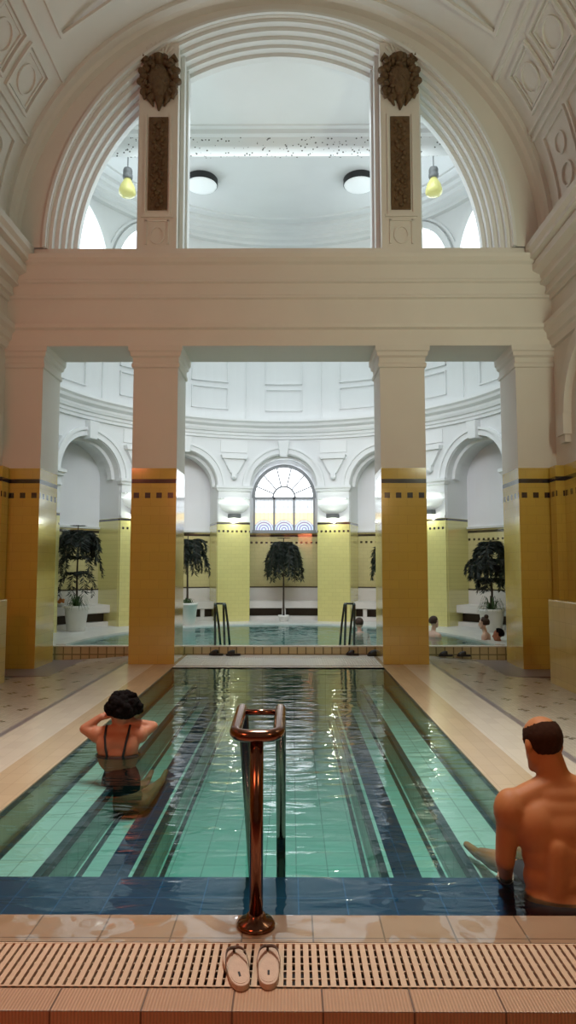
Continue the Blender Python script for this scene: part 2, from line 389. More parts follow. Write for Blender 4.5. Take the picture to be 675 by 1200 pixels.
for s in (-1, 1):
    for a, z in ((1.275, -.267), (.825, -.537)):
        p, r = sorted((X0+s*(a-.008), X0+s*(a+.045))); m.box(p, r, y0+.73, yb, z-.05, z+.003)
    for a, z in ((1.25, -.54), (.80, -.81), (1.645, -.27)):
        p, r = sorted((X0+s*(a-.035), X0+s*a)); m.box(p, r, y0+.73, yb, z-.02, z+.012)
    p, r = sorted((X0+s*(W_-.003), X0+s*(W_+.01))); m.box(p, r, y0, yb, -.05, -.012)
S('nosing_strip', m, M['navy'], basin)
# decks either side: tan coping strip, pale strip, grey line, mosaic falling gently to the walls
def deck(name, a, b, mat, dz=0.0):
    m = MB()
    def zz(k): return 0.0 if k <= 2.46 else -0.10*min(1, (k-2.46)/1.2)
    for s in (-1, 1):
        ks = [a + (b-a)*i/4 for i in range(5)]
        for k0, k1 in zip(ks, ks[1:]):
            m.face([(X0+s*k0, y0, zz(k0)+dz), (X0+s*k0, 12.36, zz(k0)+dz), (X0+s*k1, 12.36, zz(k1)+dz), (X0+s*k1, y0, zz(k1)+dz)])
    return m.build(name, M[mat])
fl = deck('floor', 2.54, HW + .9, 'mosaic'); fl['kind'] = 'structure'
for nm, a, b, mt in (('coping_strip', W_, 2.0, 'apron'), ('pale_strip', 2.0, 2.46, 'pale'), ('border_line', 2.46, 2.54, 'greytile')):
    o = deck(nm, a, b, mt); o.parent = fl
m = MB(); m.box(X0-W_, X0+W_, yb, 12.36, -.03, -.002); S('far_edge_deck', m, M['white_tile'], fl)
m = MB()
for s in (-1, 1):
    a, b = sorted((X0+s*3.25, X0+s*HW)); m.box(a, b, 10.4, 12.2, -.2, -.075)
S('grey_border', m, M['greytile'], fl)
# near edge: wet coping, gutter, ribbed nosing, terracotta riser, lower floor
m = MB(); m.box(X0-HW, X0+HW, 2.968, y0, -.3, 0); S('floor_coping', m, M['coping'])
m = MB(); m.box(X0-HW, X0+HW, 2.526, 2.658, -.05, 0); S('floor_ribbed_edge', m, M['ribbed'], bevel=.004)
m = MB(); m.box(X0-HW, X0+HW, 2.532, 2.65, -.45, -.05); S('wall_step_riser', m, M['brick'])
m = MB(); m.box(X0-HW, X0+HW, 2.655, 2.968, -.3, -.10); S('floor_gutter', m, M['dark'])
m = MB(); m.box(X0-HW, X0+HW, -3.0, 2.55, -.6, -.45); S('floor_lower', m, M['brick'])
# side walls with blind arches, pilasters; back wall
for s, nm in ((-1, 'left'), (1, 'right')):
    a, b = sorted((X0+s*HW, X0+s*(HW+.3)))
    m = MB(); m.box(a, b, -3, 11.9, -.6, 6.93)
    wl = S('wall_' + nm, m, M['hall_tile'])
    m = MB()
    fnw = lambda u, z, d, s=s: (X0 + s*(HW - d), u, z)
    for yc in (9.45, 6.2):
        m.arc((yc, 3.95), 1.15, 1.15, .20, 0.0, .07, fn=fnw); m.arc((yc, 3.95), 1.02, 1.02, .07, 0, .12, fn=fnw)
        for e in (-1, 1):
            p, r = sorted((X0+s*HW, X0+s*(HW-.13))); m.box(p, r, yc+e*1.17-.14, yc+e*1.17+.14, 3.62, 3.95)
            m.box(*sorted((X0+s*HW, X0+s*(HW-.09))), yc+e*1.17-.10, yc+e*1.17+.10, 3.5, 3.62)
    S('blind_arch', m, M['plaster'], wl)
    m = MB()
    for yc in (10.95, 7.8):
        p, r = sorted((X0+s*HW, X0+s*(HW-.14))); m.box(p, r, yc-.12, yc+.12, 0.0, 3.18)
    S('wall_pilaster', m, M['hall_tile'], wl)
    # heavy cornice of the side wall
    P = lambda k, z: (X0 + s*(HW - k), z)
    m = MB()
    m.ext([P(-.02,6.0),P(.04,6.0),P(.05,6.08),P(.11,6.09),P(.11,6.14),P(.09,6.15),P(.09,6.24),P(.19,6.27),P(.19,6.33),P(.17,6.34),P(.19,6.44),P(.31,6.50),P(.31,6.61),P(.28,6.62),P(.28,6.66),P(.37,6.69),P(.37,6.76),P(.42,6.82),P(.42,6.93),P(-.02,6.93)], -3, 11.1, 'y')
    m.ext([P(-.02,5.16),P(.05,5.18),P(.06,5.30),P(.10,5.34),P(.11,5.44),P(.16,5.50),P(.17,5.59),P(-.02,5.60)], -3, 11.1, 'y')
    S('wall_cornice', m, M['plaster'], wl)
    m = MB()
    a, b = sorted((X0+s*3.93, X0+s*4.12)); m.box(a, b, 3.5, 10.0, -.15, 1.09)
    S('wall_low_' + nm, m, M['lowwall'], bevel=.015)
m = MB(); m.box(X0-HW-.3, X0+HW+.3, -3.3, -3, -.6, 12); S('wall_back', m, M['plaster'])
# barrel vault with coffers
def vp(th, y, r=4.53): return (X0 + r*cos(R(th)), y, ZS + r*sin(R(th)))
m = MB(); n = 72
for i in range(n):
    a0, a1 = 180*i/n, 180*(i+1)/n
    m.face([vp(a0, -3), vp(a0, F+.05), vp(a1, F+.05), vp(a1, -3)])
vault = S('ceiling_vault', m, M['plaster'], smooth=True)
def vstrip(m, a0, a1, ya, yb_, h, k=6):
    for i in range(k):
        p, q = a0 + (a1-a0)*i/k, a0 + (a1-a0)*(i+1)/k
        m.loft([[vp(p, ya), vp(p, ya, 4.53-h), vp(p, yb_, 4.53-h), vp(p, yb_)], [vp(q, ya), vp(q, ya, 4.53-h), vp(q, yb_, 4.53-h), vp(q, yb_)]])
def vring(m, th, y, rad, wd, h, k=28):
    rings = []
    for i in range(k + 1):
        a = 2*PI*i/k
        f = lambda rr, hh: vp(th + math.degrees(rr*cos(a)/4.53), y + rr*sin(a), 4.53 - hh)
        rings.append([f(rad, 0), f(rad, h), f(rad+wd, h), f(rad+wd, 0)])
    m.loft(rings, True, False)
def frame_panel(m, a0, a1, ya, yb_, wd, h):
    da = math.degrees(wd/4.53)
    vstrip(m, a0, a0+da, ya, yb_, h, 1); vstrip(m, a1-da, a1, ya, yb_, h, 1)
    vstrip(m, a0+da, a1-da, ya, ya+wd, h, 4); vstrip(m, a0+da, a1-da, yb_-wd, yb_, h, 4)
m = MB()
for mir in (0, 1):
    A = (lambda a, b: (180-b, 180-a)) if mir else (lambda a, b: (a, b))
    T = (lambda a: 180-a) if mir else (lambda a: a)
    for i in range(7):
        ye = 10.46 - .90*i
        frame_panel(m, *A(24.6, 34.4), ye-.77, ye, .045, .05); frame_panel(m, *A(25.6, 33.4), ye-.69, ye-.08, .025, .025)
        vring(m, T(29.5), ye-.385, .20, .03, .03)
        frame_panel(m, *A(4.0, 19.5), ye-.80, ye+.03, .04, .04)
        vring(m, T(8.5), ye-.385, .16, .035, .04); vring(m, T(15.0), ye-.385, .14, .03, .03)
    vstrip(m, *A(36.6, 37.3), 2, 10.75, .05, 1); vstrip(m, *A(20.9, 21.5), 2, 10.75, .05, 1)
    vstrip(m, *A(22.7, 23.2), 2, 10.75, .05, 1)
frame_panel(m, 40.5, 139.5, 5.5, 10.1, .06, .05)
m.loft([[vp(a, 10.80), vp(a, 10.80, 4.46), vp(a, 10.92, 4.44), vp(a, 10.98, 4.40), vp(a, F, 4.38), vp(a, F)] for a in [180*i/60 for i in range(61)]])
S('ceiling_moulding', m, M['plaster'], vault)

# end wall: big lunette above, entablature, columns
m = MB(); m.archwall(X0-5.6, X0+5.6, ZS, 11.7, (X0, ZS), 3.92, 4.17, F, 11.76, n=64)
wend = S('wall_end', m, M['plaster'])
m = MB()
for k, (t_, d0, d1) in enumerate(((.07, 11.17, 11.29), (.14, 11.29, 11.41), (.21, 11.41, 11.53), (.27, 11.53, 11.65), (.34, 11.65, 11.78))):
    m.arc((X0, ZS), 3.93 - t_, 4.18 - t_, t_, d0, d1, n=72)
m.arc((X0, ZS), 3.93, 4.18, .05, 11.04, 11.12, n=72)
S('lunette_moulding', m, M['rplaster'], wend)
prof = [(11.10,5.23),(11.10,5.50),(11.05,5.53),(11.04,5.59),(11.12,5.61),(11.12,6.03),(11.08,6.05),(11.08,6.09),(11.11,6.11),(11.11,6.30),(11.07,6.32),(11.07,6.36),(11.10,6.38),(11.10,6.62),(11.05,6.66),(11.01,6.72),(11.00,6.78),(11.14,6.79),(11.14,6.93),(12.0,6.93),(12.04,6.8),(12.0,6.6),(12.0,5.6),(12.05,5.5),(12.0,5.4),(12.0,5.23)]
m = MB(); m.ext(prof, X0-5.6, X0+5.6, 'x'); S('beam_entablature', m, M['plaster'])
for s, nm in ((-1, 'left'), (1, 'right')):
    m = MB(); a, b = sorted((X0+s*(HW+.25), X0+s*5.6)); m.box(a, b, F, B, -.3, 5.23); S('wall_end_' + nm, m, M['plaster'])
CAP = [(4.86, 0), (4.87, .025), (4.90, .03), (4.93, .03), (4.95, .012), (5.03, .012), (5.06, .045), (5.12, .055), (5.14, .075), (5.23, .08)]
def column(name, xa, xb, z0):
    m = MB(); xa, xb = sorted((xa, xb))
    m.sqprof(xa, xb, F+.03, B-.03, [(z0, 0), (3.18, 0)] + CAP)
    return S(name, m, M['hall_tile'])
for s in (-1, 1):
    column('column', X0+s*1.68, X0+s*2.42, -.02)
    column('pillar_corner', X0+s*3.93, X0+s*4.85, -.25)
# window mullion piers with carved ornament
rnd = random.Random(4)
for s, side in ((-1, 'left'), (1, 'right')):
    m = MB(); a, b = sorted((X0+s*1.74, X0+s*2.40)); zt = 10.62
    m.box(a, b, F+.04, 11.70, ZS, zt)
    mu = S('pillar_window', m, M['plaster'])
    m = MB()
    for q in (s*1.70, s*2.43): m.box(X0+q-.035, X0+q+.035, 11.35, 11.76, ZS, 10.55 if abs(q) < 2 else 9.95)
    q = s*1.66; m.box(X0+q-.035, X0+q+.035, 11.55, 11.78, ZS, 10.6)
    S('pier_jamb', m, M['rplaster'], mu)
    m = MB(); c = X0+s*2.07
    for hw, z0_, z1_ in ((.23, 7.55, 9.30),):
        m.box(c-hw, c-hw+.035, F+.005, F+.05, z0_, z1_); m.box(c+hw-.035, c+hw, F+.005, F+.05, z0_, z1_)
        m.box(c-hw, c+hw, F+.005, F+.05, z0_-.035, z0_); m.box(c-hw-.04, c+hw+.04, F-.0, F+.05, z0_-.08, z0_-.035)
    m.box(c-.2, c-.17, F+.015, F+.05, 7.0, 7.42); m.box(c+.17, c+.2, F+.015, F+.05, 7.0, 7.42); m.box(c-.2, c+.2, F+.015, F+.05, 7.40, 7.43)
    m.arc((c, 7.16), .10, .13, .03, F+.015, F+.05, 0, 360, 24)
    for k in range(7): m.tube([(c+(k-3)*.04, F+.04, 10.42), (c+(k-3)*.075, F+.0, 10.62-.012*(k-3)**2)], [.012, .02], 6)
    S('pier_moulding', m, M['plaster'], mu)
    e = tag(empty('carved_cartouche', (c, F+.04, 9.35)), f'dark brown carved cartouche at the top of the {side} window pier', 'wall ornament', 'carved cartouches')
    m = MB(); m.ball((0, -.03, .52), (.20, .12, .34), 3); m.ball((0, -.08, .42), (.12, .1, .2), 3)
    m.build('shield', M['carved'], e, smooth=True)
    m = MB()
    for k in range(26):
        a = 2*PI*k/26; rr = .26 + .05*(k % 2)
        px_, pz = rr*sin(a)*1.0, .60 + rr*1.25*cos(a)
        if pz < .3: px_ *= max(.25, 1-(.3-pz)*2.0); 
        px_ = max(-.31, min(.31, px_))
        m.ball((px_, -.02, pz), (.065, .07, .085), 2, Matrix.Rotation(a, 4, 'Y'))
    for k in range(30):
        m.ball((rnd.uniform(-.24, .24), -.07-.04*rnd.random(), rnd.uniform(.3, .95)), (.035, .05, .06), 1, Matrix.Rotation(rnd.uniform(-1.5, 1.5), 4, 'Y'))
    m.tube([(0, -.02, .3), (.02, -.06, .16), (0, -.02, .02)], [.10, .07, .015], 8)
    for q in (-1, 1):
        m.tube([(q*.10, -.02, .34), (q*.16, -.05, .22), (q*.09, -.02, .10)], [.07, .05, .015], 8)
        m.tube([(q*.2, 0, .42), (q*.27, -.05, .34), (q*.24, -.04, .24), (q*.17, -.03, .28)], [.05, .05, .035, .02], 8)
        m.tube([(q*.15, -.03, .9), (q*.27, -.06, .98), (q*.31, -.04, .9)], [.03, .05, .03], 8)
    m.tube([(0, 0, .85), (0, -.06, 1.0), (0, -.02, 1.07)], [.08, .09, .02], 8)
    m.build('scrollwork', M['carved'], e, smooth=True)
    e = tag(empty('relief_panel', (c, F+.04, 7.60)), f'narrow dark brown carved relief panel on the {side} window pier', 'wall ornament', 'carved relief panels')
    m = MB(); m.box(-.165, .165, -.02, .0, 0, 1.66); m.build('panel_board', M['carved'], e)
    m = MB()
    for k in range(22):
        z = .08 + k*.07; x = .07*sin(k*1.1)
        m.ball((x, -.03, z), (.045, .03, .04), 2, Matrix.Rotation(k*1.3, 4, 'Y')); m.ball((-x*1.3, -.025, z+.03), (.05, .02, .022), 1, Matrix.Rotation(.7 if k % 2 else -.7, 4, 'Y'))
    m.build('vine_relief', M['carved'], e, smooth=True)

# ================= STRUCTURE: round hall =================
m = MB(); m.box(X0-6.6, X0+6.6, 11.77, 19.6, 10.8, 11.0); S('ceiling', m, M['rplaster'])
# floor with the pool opening (half ellipse) at z .15
PA, PB, PY = 3.95, 4.75, 12.52
m = MB(); xs = [-6.4 + 12.8*i/96 for i in range(97)] + [-PA, PA]
xs = sorted(set(xs))
for a, b in zip(xs, xs[1:]):
    def top(x): return PY + PB*math.sqrt(max(0, 1-(x/PA)**2))
    if abs((a+b)/2) < PA: m.face([(X0+a, top(a), .15), (X0+b, top(b), .15), (X0+b, 19.4, .15), (X0+a, 19.4, .15)])
    else: m.face([(X0+a, 12.36, .15), (X0+b, 12.36, .15), (X0+b, 19.4, .15), (X0+a, 19.4, .15)])
m.face([(X0-PA, 12.36, .15), (X0+PA, 12.36, .15), (X0+PA, PY, .15), (X0-PA, PY, .15)])
m.box(X0-5.6, X0+5.6, 12.34, PY, .135, .152)
fr = S('floor_round_hall', m, M['white_tile'])
m = MB(); m.box(X0-5.6, X0+5.6, 12.36, 12.40, -.25, .135); S('pool_step_riser', m, M['riser'], fr)
m = MB(); pts = [(PA*cos(PI*i/60), PY + PB*sin(PI*i/60)) for i in range(61)]
for (a, b), (c_, d) in zip(pts, pts[1:]): m.face([(X0+a, b, -.9), (X0+c_, d, -.9), (X0+c_, d, .15), (X0+a, b, .15)])
m.face([(X0-PA, PY, -.9), (X0+PA, PY, -.9), (X0+PA, PY, .15), (X0-PA, PY, .15)])
m.face([(X0+a, b, -.5) for a, b in pts])
S('pool_basin', m, M['far_pool'], fr)
m = MB()
m.loft([[(X0+k*a, PY+(b-PY)*k, z) for k, z in ((.985, .10), (.985, .165), (1.03, .165), (1.03, .10))] for a, b in pts], True, True)
S('pool_rim', m, M['white_tile'], fr)
# arcade wall, bays of 29 degrees
BAY = R(29)*RO; hb = BAY/2
arc = MB(); rings = MB(); keys = MB(); piers = MB(); back = MB(); caps_ = MB()
SPZ = 3.69; AR = .90
for k in range(-3, 4):
    c = k*BAY
    arc.archwall(c-hb, c+hb, .15, 5.05, (c, SPZ), AR, AR, RO, RO+.85, n=24, fn=cyl)
    rings.arc((c, SPZ), AR+.01, AR+.01, .13, RO-.05, RO+.02, n=28, fn=cyl)
    rings.arc((c, SPZ), AR+.14, AR+.14, .07, RO-.09, RO+.02, n=28, fn=cyl)
    rings.arc((c, SPZ), AR-.08, AR-.08, .08, RO+.22, RO+.40, n=28, fn=cyl)
    keys.loft([[cyl(c-.10, SPZ+AR-.06, RO-.14), cyl(c+.10, SPZ+AR-.06, RO-.14), cyl(c+.10, SPZ+AR-.06, RO+.1), cyl(c-.10, SPZ+AR-.06, RO+.1)],
               [cyl(c-.15, SPZ+AR+.34, RO-.18), cyl(c+.15, SPZ+AR+.34, RO-.18), cyl(c+.15, SPZ+AR+.34, RO+.1), cyl(c-.15, SPZ+AR+.34, RO+.1)]])
    for i in range(8):
        a, b = c-hb + BAY*i/8, c-hb + BAY*(i+1)/8
        back.face([cyl(a, .15, RO+.85), cyl(b, .15, RO+.85), cyl(b, 5.05, RO+.85), cyl(a, 5.05, RO+.85)])
aw = S('wall_arcade', arc, M['pier_tile'], uv='cyl')
S('wall_niche', back, M['niche_tile'], uv='cyl')
S('archivolt', rings, M['rplaster'], aw, smooth=False); S('keystone', keys, M['rplaster'], aw)
for k in range(-3, 3):                    # projecting pilasters with capitals and brackets
    c = (k+.5)*BAY
    def blk(mb, w0, w1, z0, z1, r): mb.loft([[cyl(c-w, z, r), cyl(c+w, z, r), cyl(c+w, z, RO+.05), cyl(c-w, z, RO+.05)] for w, z in ((w0, z0), (w1, z1))])
    blk(piers, .43, .43, .15, 3.35, RO-.06)
    blk(caps_, .44, .44, 3.35, 3.40, RO-.10); blk(caps_, .43, .43, 3.40, 3.56, RO-.08); blk(caps_, .46, .49, 3.56, 3.63, RO-.13); blk(caps_, .50, .50, 3.63, 3.70, RO-.17)
    blk(caps_, .43, .43, 2.74, 2.80, RO-.09)
    for j in range(9): blk_c = c; caps_.ball(cyl(c-.36+.09*j, 3.36, RO-.10), .028, 1)
    blk(caps_, .10, .30, 4.05, 4.42, RO-.10); blk(caps_, .33, .36, 4.42, 4.52, RO-.16); blk(caps_, .36, .36, 4.60, 4.92, RO-.03)
    blk(caps_, .07, .07, 3.92, 4.05, RO-.12); caps_.ball(cyl(c, 3.93, RO-.08), .07, 2)
S('pilaster', piers, M['pier_tile'], aw, uv='cyl'); S('capital', caps_, M['rplaster'], aw)
def sweep(prof, n=90, a0=-104, a1=104):
    m = MB(); m.loft([[(X0 + r*sin(R(a0+(a1-a0)*i/n)), YC + r*cos(R(a0+(a1-a0)*i/n)), z) for r, z in prof] for i in range(n+1)]); return m
S('wall_cornice_ring', sweep([(5.35,4.98),(5.24,4.98),(5.24,5.05),(5.20,5.06),(5.20,5.13),(5.15,5.14),(5.12,5.20),(5.12,5.25),(5.02,5.30),(5.0,5.36),(4.94,5.40),(4.94,5.46),(5.35,5.52)]), M['rplaster'], aw)
m = sweep([(5.3,5.0),(6.3,5.0),(6.3,10.8),(5.3,10.8)]); drum = S('wall_drum', m, M['rplaster'])
m = MB()
for k in range(-4, 5):                    # drum panels
    c = k*BAY*.75; 
    for a, b, z0_, z1_ in ((c-.50, c+.50, 5.75, 6.35), (c-.50, c+.50, 6.48, 8.0)):
        for u0, u1, q0, q1 in ((a, b, z0_, z0_+.03), (a, b, z1_-.03, z1_), (a, a+.03, z0_, z1_), (b-.03, b, z0_, z1_)):
            m.loft([[cyl(u, q0, 5.32), cyl(u, q1, 5.32), cyl(u, q1, 5.25), cyl(u, q0, 5.25)] for u in [u0+(u1-u0)*i/6 for i in range(7)]])
    m.loft([[cyl(u, 5.5, 5.32), cyl(u, 8.2, 5.32), cyl(u, 8.2, 5.25), cyl(u, 5.5, 5.25)] for u in (c+BAY*.375-.02, c+BAY*.375+.02)])
S('drum_panel', m, M['rplaster'], drum)
o = sweep([(5.32,8.2),(5.2,8.22),(5.1,8.3),(5.32,8.32)]); S('drum_string_course', o, M['rplaster'], drum)
m = sweep([(5.32,10.32),(5.20,10.35),(5.18,10.42),(5.08,10.46),(5.06,10.56),(4.98,10.60),(4.96,10.68),(4.88,10.72),(4.86,10.82),(5.32,10.82)]); S('ceiling_ring', m, M['rplaster'], drum)
m = sweep([(4.62,10.76),(4.56,10.76),(4.54,10.81),(4.64,10.81)]); S('ceiling_fillet', m, M['rplaster'], drum)
# arched ribs and made-up glowing panes at the top of the drum
m = MB(); pn = MB()
for k in (-2.3, -1.35, 1.35, 2.3):
    c = k*BAY
    m.arc((c, 8.6), 1.15, 1.6, .16, RO-.12, RO+.05, n=30, fn=cyl); m.arc((c, 8.6), 1.36, 1.81, .06, RO-.06, RO+.05, n=30, fn=cyl)
    pts_ = [cyl(c + 1.15*cos(PI*i/24), 8.6 + 1.6*sin(PI*i/24), RO-.012) for i in range(25)]
    pn.face(pts_)
for nm_ in ('upper',): 
    S('added_glow_lunettes', pn, M['pane_glow']); S('lunette_rib', m, M['rplaster'], drum)
# perforated beam across the ceiling
m = MB(); m.box(X0-5.1, X0+5.1, 13.86, 13.92, 10.27, 10.70); S('beam_perforated', m, M['perf'])
m = MB(); m.box(X0-5.2, X0+5.2, 13.74, 13.95, 10.70, 10.81); m.box(X0-5.2, X0+5.2, 13.58, 13.63, 10.76, 10.81); S('beam_moulding', m, M['rplaster'])

# window at the back: panes, frame
wy = YC + RO + .85 - .10
win = empty('window_1', (X0, wy, 0)); win['kind'] = 'structure'
m = MB(); zc = 3.48; wr = .84
m.face([(-wr, 0, 2.56), (wr, 0, 2.56)] + [(wr*cos(PI*i/30), 0, zc + wr*1.05*sin(PI*i/30)) for i in range(31)])
o = m.build('window_pane', M['leaded'], win)
for l, lp in zip(o.data.uv_layers[0].data, o.data.loops): p = o.data.vertices[lp.vertex_index].co; l.uv = (p.x, p.z)
m = MB()
m.arc((0, zc), wr-.04, wr*1.05-.04, .09, -.07, .0, n=36); m.arc((0, zc), .28, .29, .05, -.06, 0, n=20)
m.box(-wr-.04, wr+.04, -.08, 0, 2.50, 2.58); m.box(-wr-.02, wr+.02, -.06, 0, zc-.05, zc+.02)
for x in (-wr-.01, wr-.03): m.box(x, x+.05, -.07, 0, 2.56, zc)
for x in (-.30, .25): m.box(x, x+.055, -.06, 0, 2.56, zc)
for a in (22, 47, 76, 104, 133, 158): m.tube([(.30*cos(R(a)), -.03, zc+.30*sin(R(a))), (.84*cos(R(a)), -.03, zc+.87*sin(R(a)))], .02, 6)
for x, z in ((-.14, 3.8), (.14, 3.8)): pass
m.build('window_frame', M['frame'], win)
# ledges on the niche wall: sill, dado, bench
def nsweep(name, prof, mat, par=None):
    o = sweep(prof, 90, -100, 100); return S(name, o, M[mat], par)
nsweep('trim_sill', [(6.16,2.50),(6.10,2.50),(6.09,2.55),(6.16,2.55)], 'rplaster')
nsweep('trim_dado', [(6.16,.66),(6.12,.66),(6.12,1.0),(6.16,1.0)], 'bench')
nsweep('trim_dado_line', [(6.16,1.0),(6.11,1.0),(6.11,1.03),(6.16,1.03)], 'benchdark')
bn = tag(empty('wall_bench', (X0, YC, 0)), 'white stone bench running round the back wall of the round hall', 'bench')
def rel(prof, n=80, a0=-98, a1=98):
    m = MB(); m.loft([[(r*sin(R(a0+(a1-a0)*i/n)), r*cos(R(a0+(a1-a0)*i/n)), z) for r, z in prof] for i in range(n+1)]); return m
rel([(6.13,.46),(5.62,.46),(5.60,.48),(5.60,.65),(6.13,.66)]).build('bench_seat', M['bench'], bn)
rel([(6.13,.25),(5.86,.25),(5.86,.47),(6.13,.47)]).build('bench_void_shade', M['benchdark'], bn)  # dark colour stands in for shade in the void under the seat
rel([(6.13,.15),(5.66,.15),(5.66,.25),(6.13,.25)]).build('bench_plinth', M['bench'], bn)
for a in range(-66, 67, 22):
    rr = 5.72; m = MB(); m.box(rr*sin(R(a))-.05, rr*sin(R(a))+.05, rr*cos(R(a))-.06, rr*cos(R(a))+.06, .25, .47)
    m.build('bench_support', M['bench'], bn)

# ================= water =================
m = MB(); m.box(X0-W_-.02, X0+W_+.02, y0-.02, yb+.02, -.86, -.012)
tag(m.build('pool_water', M['water']), 'clear green water of the long rectangular pool', 'water', kind='stuff')
m = MB(); m.face([(X0+a, b, .128) for a, b in pts])
tag(m.build('pool_water', M['water_far']), 'turquoise water of the far round pool behind the columns', 'water', kind='stuff')

# ================= THINGS =================
# drain grates
def grate(name, x0, x1, ya, yb_, z, slat, gap, rods, mat, loc, label):
    m = MB(); x = x0
    while x < x1:
        m.box(x, x+slat, ya, yb_, z-.02, z); x += slat+gap
    for k in range(rods):
        y = ya + (yb_-ya)*(k+.5)/rods; m.box(x0, x1, y-.0035, y+.0035, z-.020, z-.013)
    m.box(x0, x1, ya, ya+.008, z-.02, z+.001); m.box(x0, x1, yb_-.008, yb_, z-.02, z+.001)
    return tag(m.build(name, M[mat]), label, 'drain grate')
grate('drain_grate', -2.0, 2.0, 2.665, 2.962, .0, .0215, .0115, 6, 'grate', None, 'long slotted beige drain grate between the wet coping and the ribbed edge')
grate('drain_grate', X0-1.64, X0+1.64, 10.95, 11.9, .006, .022, .018, 14, 'grate_white', None, 'white slotted grate across the far end of the long pool')

# near handrail
h = tag(empty('pool_handrail', (-.155, 3.10, 0)), 'polished steel U-shaped pool handrail on the near pool edge', 'handrail')
m = MB(); m.tube([(0, 0, 0), (0, 0, .80)], .030, 16); m.build('post', M['steel_warm'], h, smooth=True)
m = MB(); m.lathe(0, 0, [(.03, .002), (.082, .002), (.084, .010), (.075, .022), (.045, .030), (.04, .05), (.0305, .055)], 24); m.build('base_flange', M['steel_warm'], h, smooth=True)
def fillet(pts, r=.08, k=6):
    pts = [Vector(p) for p in pts]; out = [pts[0]]
    for a, b, c in zip(pts, pts[1:], pts[2:]):
        d0, d1 = (a-b).normalized(), (c-b).normalized(); rr = min(r, (a-b).length/2, (c-b).length/2)
        p, q = b+d0*rr, b+d1*rr
        for i in range(k+1):
            t_ = i/k; out.append(p*(1-t_)**2 + b*2*t_*(1-t_) + q*t_*t_)
    return out + [pts[-1]]
zt = .805
m = MB(); m.tube(fillet([(-.062, .62+.42, -.35), (-.098, .50, zt+.03), (-.098, 0-.02, zt+.005), (.098, -.02, zt+.005), (.098, .50, zt+.03), (.062+.03, 1.06, -.03)], .075), .0275, 14)
m.build('top_rail', M['steel_warm'], h, smooth=True)
m = MB(); m.tube([(.092, 1.055, -.02), (.09, 1.20, -.6)], .0275, 12); m.build('leg', M['steel_dark'], h, smooth=True)
m = MB(); m.tube([(-.098, .40, zt+.02), (.098, .40, zt+.02)], .016, 10); m.build('cross_bar', M['steel_warm'], h, smooth=True)

# far ladders
for x, lab in ((-1.29, 'dark steel ladder rail into the far pool, nearer the left column'), (1.04, 'dark steel ladder rail into the far pool, in front of the right lit pier')):
    s = 1 if x < 0 else -1
    h = tag(empty('pool_ladder', (x, 12.62, .15)), lab, 'ladder', 'ladder rails of the far pool')
    for dx in (-.085, .085):
        m = MB(); m.tube(fillet([(dx + s*.10, .14, -.45), (dx + s*.03, .10, .35), (dx - s*.02, .05, .74), (dx*.9 - s*.02, -.18, .74), (dx, -.20, .01)], .06), .021, 10)
        m.build('rail', M['steel_dark'], h, smooth=True)
    m = MB(); m.tube([(-.085 - s*.02, .0, .74), (.085 - s*.02, .0, .74)], .018, 8); m.build('top_bar', M['steel_dark'], h, smooth=True)
    for z in (-.05, -.30):
        m = MB(); m.box(-.085+s*.08, .085+s*.08, .08, .18, z-.015, z+.015); m.build('step', M['steel_dark'], h)

# flip-flops
def outline(k, L=.265, Wd=.048):            # closed sole outline, heel at y=0, toe at y=L
    pts = []
    for i in range(40):
        a = 2*PI*i/40; y = L/2 + L/2*-cos(a); t_ = y/L
        wdt = Wd*(.78 + .22*sin(PI*(t_-.15)*1.1)) if t_ > .15 else Wd*.80
        wdt *= (1 - .12*math.exp(-((t_-.42)/.14)**2))
        e = math.sqrt(max(0, 1-abs(2*t_-1)**5.0)); pts.append((math.copysign(wdt*e, sin(a)), y))
    return pts
def flipflop(loc, rz, lab, mir):
    h = tag(empty('flip_flop', loc, rz), lab, 'sandal', 'pair of flip-flops')
    pts = outline(0)
    m = MB(); m.loft([[(x*k, y, z) for x, y in pts] for k, z in ((.96, 0), (1.0, .006), (1.0, .016), (.96, .022))]); so_ = m.build('sole', M['sole'], h, smooth=False, bevel=.002)
    m = MB(); m.loft([[(x*.86, .012+y*.91, z) for x, y in pts] for z in (.0215, .0235)]); m.build('footbed', M['sole'], so_)
    m = MB(); toe = (mir*-.004, .205, .024)
    for q in (-1, 1):
        P_ = [(q*.045, .10, .014), (q*.044, .125, .042), (q*.036, .165, .058), (q*.020, .20, .052), (toe[0], .222, .040)]
        P_ = fillet(P_, .03, 4)
        rings_ = []
        for p in P_: rings_.append([p+Vector((0, -.013, 0)), p+Vector((0, 0, .005)), p+Vector((0, .013, 0)), p+Vector((0, 0, -.003))])
        m.loft(rings_)
    st_ = m.build('strap', M['strap'], h, smooth=True)
    m = MB(); m.tube([(toe[0], .222, .020), (toe[0], .222, .042)], .005, 8); m.build('toe_post', M['strap'], st_)
    m = MB(); m.box(-.004, .004, .055, .085, .0225, .0245); m.build('heel_mark', M['slipper'], so_)
flipflop((-.180, 2.632, .002), R(14), 'left beige flip-flop with brown strap standing on the drain grate', -1)
flipflop((-.085, 2.640, .002), R(2), 'right beige flip-flop with brown strap standing on the drain grate', 1)

